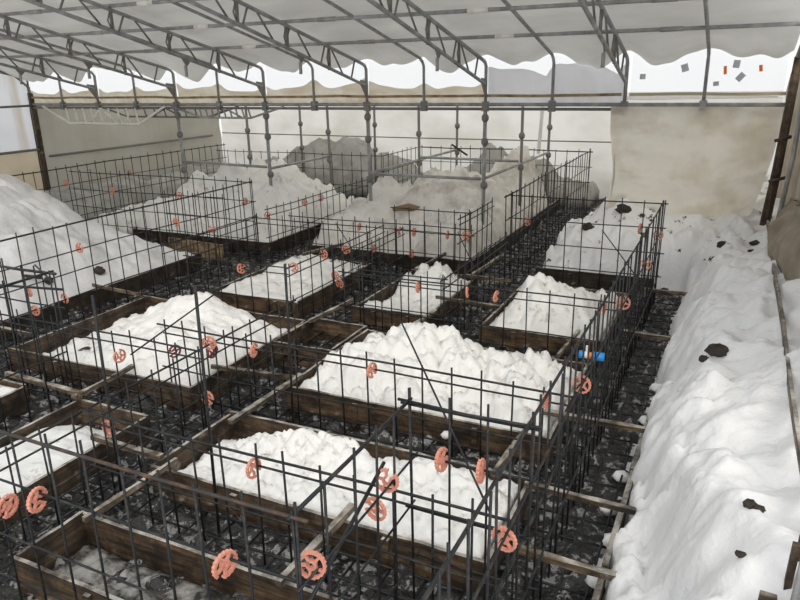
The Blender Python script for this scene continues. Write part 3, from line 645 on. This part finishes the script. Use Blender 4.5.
for i, (a, b, l) in enumerate(bat):
    m = BATX if abs(a[0]-b[0]) > abs(a[1]-b[1]) else BATT
    mb = MB(); n = 6; z0, z1 = HT+.035+random.uniform(0, .012), HT+.035+random.uniform(0, .012)
    P = [Vector((a[0]+(b[0]-a[0])*k/n, a[1]+(b[1]-a[1])*k/n, z0+(z1-z0)*k/n-.004*math.sin(k/n*3.1))) for k in range(n+1)]
    w_ = random.choice((.026, .032, .04)); d = (P[-1]-P[0]).normalized(); u = d.cross(Vector((0, 0, 1))).normalized()
    V = []
    for p in P:
        j = random.uniform(-.003, .003)
        V += [p-u*(w_/2+j)-Vector((0, 0, .016)), p+u*(w_/2+j)-Vector((0, 0, .016)), p+u*(w_/2-j)+Vector((0, 0, .016+j)), p-u*(w_/2-j)+Vector((0, 0, .016-j))]
    Fc = []
    for s in range(n):
        for k in range(4): Fc.append((s*4+k, s*4+(k+1) % 4, s*4+4+(k+1) % 4, s*4+4+k))
    Fc += [(3, 2, 1, 0), tuple(n*4+k for k in range(4))]
    mb.add(V, Fc); tag(mb.build('batten', m), 'weathered wooden batten '+l, 'batten', 'battens across the trenches')
for (x, y, r, l) in ((-6.62, 5.55, .07, 'black clod on the lower slope of the huge left mound, right one'), (-6.66, 4.9, .06, 'black clod on the lower slope of the huge left mound, middle one'), (-6.72, 4.15, .06, 'black clod on the lower slope of the huge left mound, left one')):
    rock(x, y, on_top(JO, x, y)+r*.3, r, l, int(y*100), STONE)
# fallen planks and rubbish on snow
mb = MB(); mb.beam((-6.35, 7.45, .16), (-7.3, 7.42, .20), .035, .22); tag(mb.build('loose_board', wood('sunlight_tinted_board', 0, (.22, .15, .08), (.32, .23, .13), .1)), 'tan board lying between the left mound and the next one', 'board')  # sunlight on this board is put into its lighter wood colour
mb = MB(); mb.tube([(-4.33, 8.82, .66), (-4.1, 8.85, .70), (-3.95, 8.9, .68)], .05, 8, True, [.03, .055, .03]); tag(mb.build('brown_sack', mat('sack_cloth', (.25, .17, .09), .9)), 'small brown bundle lying on the right-centre mound', 'bundle')
mb = MB(); mb.tube([(-6.9, 4.62, .54), (-6.55, 4.75, .50)], .018, 6); tag(mb.build('snow_twig', STONE), 'dark twig stuck in the front of the huge left mound', 'twig')
# ================================================================== REBAR CAGES
CG = {}
def bar_mesh(name, L, r, m, bend=0):
    mb = MB(); mb.tube([(0, 0, 0), (0, 0, L/2), (0, 0, L)], r, 6); return mb.mesh(name, m)
def cage(key, axis, fixed, a, b, z, label, hz, r=.0058, sp_=.2, rt_=None, cross_r=None, m=STEEL, top=None):
    L = b-a; base = (a, fixed, 0) if axis == 'x' else (fixed, a, 0)
    g = empty('rebar_cage', base, label, 'rebar cage', 'rebar cages')
    rnd = random.Random(hash(key) % 1000 if False else sum(map(ord, key)))
    n = max(1, round(L/sp_)); ms = [bar_mesh('vertical_bar', z+e, r, m) for e in (.0, .018, .035)]
    for i in range(n+1):
        t = L*i/n+ (rnd.uniform(-.012, .012) if 0 < i < n else 0)
        p = (t, 0, 0) if axis == 'x' else (0, t, 0)
        tilt = (rnd.uniform(-.012, .012), rnd.uniform(-.012, .012), 0)
        inst('vertical_bar', rnd.choice(ms), g, (p[0], p[1], .01), tilt)
    for k, h in enumerate(hz):
        off = (r*2)*(1 if k % 2 else -1); rr = (rt_ or r*1.15) if k == 0 else r
        mb = MB(); pts = []; seg = max(2, int(L/.6)); e0 = rnd.uniform(.02, .06); e1 = rnd.uniform(.02, .06)
        for s in range(seg+1):
            t = -e0+(L+e0+e1)*s/seg; dz = -.006*math.sin(math.pi*s/seg*seg*.5)+rnd.uniform(-.004, .004)
            pts.append((t, off, h+dz) if axis == 'x' else (off, t, h+dz))
        mb.tube(pts, rr, 6); mb.build('horizontal_bar', top if top and k == 0 else m, g)
    CG[key] = (axis, fixed, a, b)
    return g
TH = [1.14, .87, .60, .33, .08]; LH = [.685, .61, .33, .08]
cage('front', 'x', 1.57, -5.1, -1.15, 1.15, 'near rebar cage crossing the bottom left of the picture', TH, .0056, rt_=.0075, top=STEELO)
cage('recs', 'y', -1.15, 1.57, 2.48, 1.15, 'short near cage returning from the bottom middle corner', TH, .0056, rt_=.0085)
cage('recf', 'x', 2.48, -1.15, -.61, 1.15, 'short cage crosspiece joining the long right cage near the camera', TH+[1.115], .0055, rt_=.007)
cage('right', 'y', -.61, 1.15, 7.78, 1.15, 'longest cage running back along the right trench', TH, .0056, rt_=.008, sp_=.15)
cage('cross', 'x', 7.78, -2.26, -.61, 1.15, 'far right crosswise cage in front of the spotted snow', TH, .0062)
cage('mid', 'y', -2.30, 7.65, 12.6, 1.15, 'tall cage running back right of the right-centre mound', TH, .0062, rt_=.009)
cage('stub', 'y', -2.70, 7.2, 8.36, .95, 'short raised cage panel at the right-centre mound corner', [.94, .88, .66, .4, .1], .0062)
cage('stubx', 'x', 7.58, -3.7, -2.72, .95, 'raised cage panel in front of the right-centre mound', [.94, .66], .0058)
cage('far', 'x', 10.98, -9.2, -5.6, 1.15, 'far crosswise cage behind the left-centre mound', TH[:4], .006)
cage('farj', 'y', -5.58, 11.0, 12.6, 1.15, 'short far cage jogging back to the rear row', TH[:3], .006)
cage('farr', 'x', 12.62, -5.55, -2.3, 1.15, 'rear crosswise cage behind the right-centre mound', TH[:3], .0065, rt_=.011)
cage('ol', 'y', -9.9, 7.0, 12.0, 1.15, 'distant dark cage beneath the grey far left tarpaulin', TH, .0065, rt_=.010)
cage('left', 'y', -5.9, 3.3, 7.65, 1.15, 'tall cage along the front of the huge left mound', [1.14, .87, .66, .42, .16], .0062, rt_=.009)
cage('Kf', 'x', 7.68, -9.4, -5.95, 1.15, 'tall crosswise cage in front of the left-centre mound', TH, .0058)
cage('KL', 'y', -5.64, 7.6, 10.9, .8, 'low cage running back between the two big centre mounds', [.785, .70, .4, .1], .0058)
cage('pair', 'x', 7.72, -5.35, -2.75, .72, 'low double-topped cage at the foot of the right-centre mound', [.705, .63, .35, .08], .0056)
cage('F', 'x', 5.52, -5.2, -3.95, .7, 'low cage in front of the flat plot', LH, .0058)
cage('Fx', 'y', -3.88, 5.5, 7.6, .7, 'low cage running back right of the flat plot', LH, .0058)
cage('bc', 'x', 5.6, -3.3, -.66, .7, 'low cage behind the centre plot', LH, .0058)
cage('bl', 'y', -2.28, 5.65, 7.6, .7, 'low cage between the lumpy plot and the right-centre pile', LH, .0058)
cage('yl', 'y', -3.22, 1.75, 4.6, .7, 'low cage running back left of the two nearest plots', LH, .006)
cage('b', 'x', 3.75, -3.85, -.66, .7, 'low cage between the nearest and centre plots', LH, .0062)
cage('d', 'x', 2.45, -3.2, -.66, .7, 'low cage in front of the nearest snow plot', LH, .0062)
cage('lineE', 'x', 3.44, -5.75, -3.25, .7, 'low cage in front of the left-centre plot', LH, .006)
cage('stub2', 'x', 3.36, -5.25, -4.5, 1.15, 'short raised cage panel near the left edge', [1.14, .86], .0062, rt_=.011)
cage('stub3', 'y', -4.52, 2.6, 3.33, 1.15, 'short raised cage panel returning toward the camera at left', [1.14, .5], .0062, rt_=.010)
cage('xl', 'y', -4.56, 3.5, 5.45, .62, 'low bars sunk in the left-centre plot', [.6], .005, .6) if False else None
cage('s4', 'x', 7.25, -7.1, -6.1, 1.0, 'small raised cage panel at the far end of the huge left mound', [.98, .7], .0056)
cage('s5', 'y', -5.6, 5.6, 7.3, .75, 'low cage left of the flat plot', [.74, .66, .3], .0056)
cage('s6', 'x', 7.3, -5.6, -3.95, .75, 'second low cage in front of the two centre mounds', [.74, .66, .3], .0056)
cage('s7', 'y', -3.6, 5.9, 7.6, .7, 'low cage left of the low lumpy plot', LH, .0056)
cage('s8', 'x', 5.72, -3.2, -2.3, .7, 'second low cage row behind the small pit', LH, .0056)
# tall starter bars
for i, (x, y, z, l) in enumerate(((-3.1, 2.52, 1.38, 'thick tall starter bar near the left edge'), (-2.36, 2.52, 1.52, 'thick tall starter bar left of the nearest snow plot'), (-2.62, 3.66, 1.32, 'tall starter bar behind the near left board corner'))):
    mb = MB(); mb.tube([(x-.02, y, .02), (x, y, z*.5), (x+.015, y, z)], .0085, 8); tag(mb.build('starter_bar', STEEL), l, 'steel bar', 'tall starter bars')
# diagonal braces
def diag(a, b, l, r=.006):
    mb = MB(); mb.tube([a, b], r, 6); tag(mb.build('diagonal_bar', STEEL), l, 'steel bar', 'diagonal bars')
diag((-1.83, 3.80, .98), (-.80, 2.55, .62), 'diagonal bar crossing over the centre snow pile')
diag((-1.22, 7.72, .82), (-.72, 7.70, .22), 'diagonal bar across the far right cage')
diag((-2.9, 7.66, .68), (-2.35, 7.1, .15), 'diagonal bar at the foot of the right-centre mound')
diag((-3.75, 3.3, .62), (-3.35, 3.9, 1.0), 'diagonal bar over the left-centre snow')
diag((-4.6, 7.66, .66), (-4.1, 7.5, .12), 'diagonal bar in front of the right-centre mound, left')
diag((-5.9+.05, 4.2, .85), (-4.6, 3.42, 1.04), 'upper slanting bar over the left cages', .009)
diag((-5.3, 3.44, .93), (-4.5, 3.42, .99), 'lower slanting bar over the left cages', .010)
diag((-1.2, 2.3, .92), (-1.14, 1.5, .74), 'thick slanting bar holding wheels near the bottom middle', .009)
# steel mats on the trench bottoms
def mat_bars(key, axis, c, half, a, b, label, nl=4, sp_=.2, z=.085):
    L = b-a; base = (a, c, 0) if axis == 'x' else (c, a, 0)
    g = empty('steel_mat', base, label, 'steel mat', 'steel mats in the trenches')
    r = .0065; mb = MB(); mb.tube([(0, 0, 0), (0, 0, L)], r, 6); ml = mb.mesh('long_bar', STEEL)
    mb = MB(); mb.tube([(0, 0, -half), (0, 0, half)], r, 6); mc = mb.mesh('cross_bar', STEEL)
    RX = (0, math.pi/2, 0); RY = (-math.pi/2, 0, 0)
    for i in range(nl):
        o_ = -half*.85+2*half*.85*i/(nl-1)
        inst('long_bar', ml, g, (0, o_, z) if axis == 'x' else (o_, 0, z), RX if axis == 'x' else RY)
    for i in range(int(L/sp_)+1):
        t = i*sp_+.05
        if t > L: break
        inst('cross_bar', mc, g, (t, 0, z-.013) if axis == 'x' else (0, t, z-.013), RY if axis == 'x' else RX)
mat_bars('r', 'y', -.60, .24, 1.2, 7.8, 'steel mat on the bottom of the right trench')
mat_bars('d', 'x', 2.45, .2, -3.4, -.95, 'steel mat in the trench before the nearest snow plot', 3)
mat_bars('b', 'x', 3.75, .2, -3.3, -.95, 'steel mat in the trench behind the nearest snow plot', 3)
mat_bars('bc', 'x', 5.62, .2, -3.4, -.9, 'steel mat in the trench behind the centre plot', 3)
mat_bars('yl', 'y', -3.25, .22, 1.7, 5.4, 'steel mat left of the two nearest plots', 3, z=.11)
mat_bars('e', 'x', 3.44, .18, -5.6, -3.5, 'steel mat before the left-centre plot', 3, z=.135)
mat_bars('bl', 'y', -2.28, .2, 5.9, 7.9, 'steel mat right of the low lumpy plot', 3, z=.11)
mat_bars('mid', 'y', -2.45, .3, 8.1, 12.4, 'steel mat right of the right-centre mound', 4)
mat_bars('left', 'y', -6.05, .26, 3.3, 7.2, 'steel mat before the huge left mound', 4)
mat_bars('kf', 'x', 7.6, .25, -6.3, -2.9, 'steel mat before the two centre mounds', 4, z=.135)
mat_bars('fx', 'y', -3.7, .22, 5.6, 7.3, 'steel mat right of the flat plot', 3)
# ================================================================== SPACER WHEELS
def wheel_meshes(m):
    R0, R1, T = .055, .043, .0075; n = 40
    def ringpart(Ro, Ri, a0, a1, teeth):
        mb = MB(); V = []; k = max(3, int(n*(a1-a0)/(2*math.pi)))
        for i in range(k+1):
            a = a0+(a1-a0)*i/k; ro = Ro*(1.0 if not teeth or i % 2 else .93)
            for (r_, t) in ((ro, -T), (ro, T), (Ri, T), (Ri, -T)): V.append((r_*math.cos(a), r_*math.sin(a), t))
        Fc = []
        for i in range(k):
            for q in range(4): Fc.append((i*4+q, i*4+4+q, i*4+4+(q+1) % 4, i*4+(q+1) % 4))
        Fc += [(0, 1, 2, 3), (k*4+3, k*4+2, k*4+1, k*4)]
        mb.add(V, Fc); return mb
    rim = ringpart(R0, R1, .32, 2*math.pi-.32, True).mesh('rim', m)
    hub = ringpart(.020, .010, .7, 2*math.pi-.7, False).mesh('hub', m)
    sp = MB(); sp.box((.018, -.0045, -T*.8), (.045, .0045, T*.8)); sp = sp.mesh('spoke', m)
    return rim, hub, sp
WM = {False: wheel_meshes(PINK), True: wheel_meshes(DRED)}
def joined(m, key):
    mb = MB(); rim, hub, sp = WM[key]
    for me in (rim, hub): mb.add([v.co for v in me.vertices], [tuple(p.vertices) for p in me.polygons])
    for k in range(5):
        a = .55+k*(2*math.pi-1.1)/4; c, s = math.cos(a), math.sin(a)
        mb.add([(v.co.x*c-v.co.y*s, v.co.x*s+v.co.y*c, v.co.z) for v in sp.vertices], [tuple(p.vertices) for p in sp.polygons])
    return mb.mesh('spacer_wheel', m)
WJ = {False: joined(PINK, False), True: joined(DRED, True)}
GEARS = {
 'right': [(2.17, .80), (3.63, .82), (5.17, .83), (6.58, .77), (7.62, .83)],
 'recs': [(2.25, .87), (1.66, .88), (2.14, .80)], 'recf': [(-1.0, .89), (-.82, .88)],
 'front': [(-1.46, .86), (-2.43, .86), (-2.64, .77)], 'd': [(-2.02, .61)],
 'b': [(-2.02, .62), (-2.99, .61), (-3.38, .54), (-3.76, .48), (-.84, .63)],
 'yl': [(3.47, .30), (3.55, .70), (2.6, .49)], 'Fx': [(6.68, .60), (6.41, .36), (6.5, .24), (5.62, .66), (6.19, .66)],
 'left': [(4.16, .40), (4.5, .42), (6.78, .66), (6.16, .87), (4.77, .88), (4.13, .60)],
 'lineE': [(-4.01, .52)], 'bc': [(-.82, .63), (-2.02, .63), (-2.5, .62), (-1.75, .62)],
 'cross': [(-.83, .86)], 'pair': [(-4.28, .63), (-4.08, .36), (-3.54, .34), (-3.5, .62), (-3.7, .62), (-3.05, .62), (-2.78, .60)],
 'stub': [(7.45, .70)], 'mid': [(8.63, .66)], 'F': [(-4.47, .62)], 'KL': [(8.55, .72), (9.0, .72), (9.9, .4), (7.62, .70)],
 'Kf': [(-6.06, .86), (-7.23, .88), (-8.55, .88)], 'ol': [(9.32, .88), (7.95, .9)]}
SHORT = {'right': 'longest right-hand cage', 'recs': 'short near cage at bottom middle', 'recf': 'short near crosspiece', 'front': 'near bottom-left cage', 'd': 'low cage before the nearest snow', 'b': 'low cage behind the nearest snow',
 'yl': 'low cage left of the nearest plots', 'Fx': 'low cage right of the flat plot', 'left': 'tall cage before the huge left mound', 'lineE': 'low cage before the left-centre plot', 'bc': 'low cage behind the centre plot', 'cross': 'far right crosswise cage',
 'pair': 'low cage under the right-centre mound', 'stub': 'short raised panel by the mound', 'mid': 'tall cage right of the mound', 'F': 'low cage before the flat plot', 'KL': 'cage between the centre mounds', 'Kf': 'tall cage before the left-centre mound', 'ol': 'distant far left cage'}
ORD = ['first', 'second', 'third', 'fourth', 'fifth', 'sixth', 'seventh']
for key, lst in GEARS.items():
    axis, fixed, a, b = CG[key]; lst = sorted(lst)
    for i, (t, z) in enumerate(lst):
        red = key == 'b' and t < -3.2
        side = -.0
        loc = (t, fixed-.013, z) if axis == 'x' else (fixed-.013, t, z)
        # wheel axis along the bar
        q = Vector((1, 0, 0)) if axis == 'x' else Vector((0, 1, 0))
        q = (q+Vector((random.uniform(-.25, .25), random.uniform(-.25, .25), random.uniform(-.12, .12)))).normalized()
        rot = (q.to_track_quat('Z', 'Y').to_matrix().to_4x4() @ Matrix.Rotation(random.uniform(0, 6.28), 4, 'Z')).to_euler()
        if len(lst) == 1: w_ = 'the only one on '
        else: w_ = ORD[i]+(' from left, ' if axis == 'x' else ' from near end, ')+'on '
        lab = ('dark red' if red else 'salmon')+' wheel, '+w_+SHORT[key]
        near = math.dist((0, 0, 2.5), loc) < 6.2
        if near:
            g = empty('spacer_wheel', loc, lab, 'spacer wheel', 'spacer wheels on the rebar'); g.rotation_euler = rot
            rim, hub, sp = WM[red]
            inst('rim', rim, g); inst('hub', hub, g)
            for k in range(5): inst('spoke', sp, g, (0, 0, 0), (0, 0, .55+k*(2*math.pi-1.1)/4))
        else:
            o = bpy.data.objects.new('spacer_wheel', WJ[red]); COL.objects.link(o); o.location = loc; o.rotation_euler = rot
            tag(o, lab, 'spacer wheel', 'spacer wheels on the rebar')
# blue pipe sleeve
g = empty('pipe_sleeve', (-.66, 4.12, .80), 'bright blue pipe sleeve with white and orange bands on the right cage', 'pipe sleeve')
def seg(name, a, b, r, m):
    mb = MB(); mb.tube([(a, 0, 0), (a, 0, 0), (b, 0, 0)], r, 16); mb.build(name, m, g)
seg('end_cap', -.075, -.042, .024, BLUE); seg('white_collar', -.042, -.020, .022, WHITEP); seg('orange_band', -.020, .006, .020, ORANGE); seg('blue_sleeve', .006, .078, .027, BLUE)
mb = MB(); mb.box((-.036, -.008, .02), (-.022, .008, .062)); mb.build('white_tab', WHITEP, g)
g.rotation_euler = (0, 0, .05)
# lights of the place: none but daylight
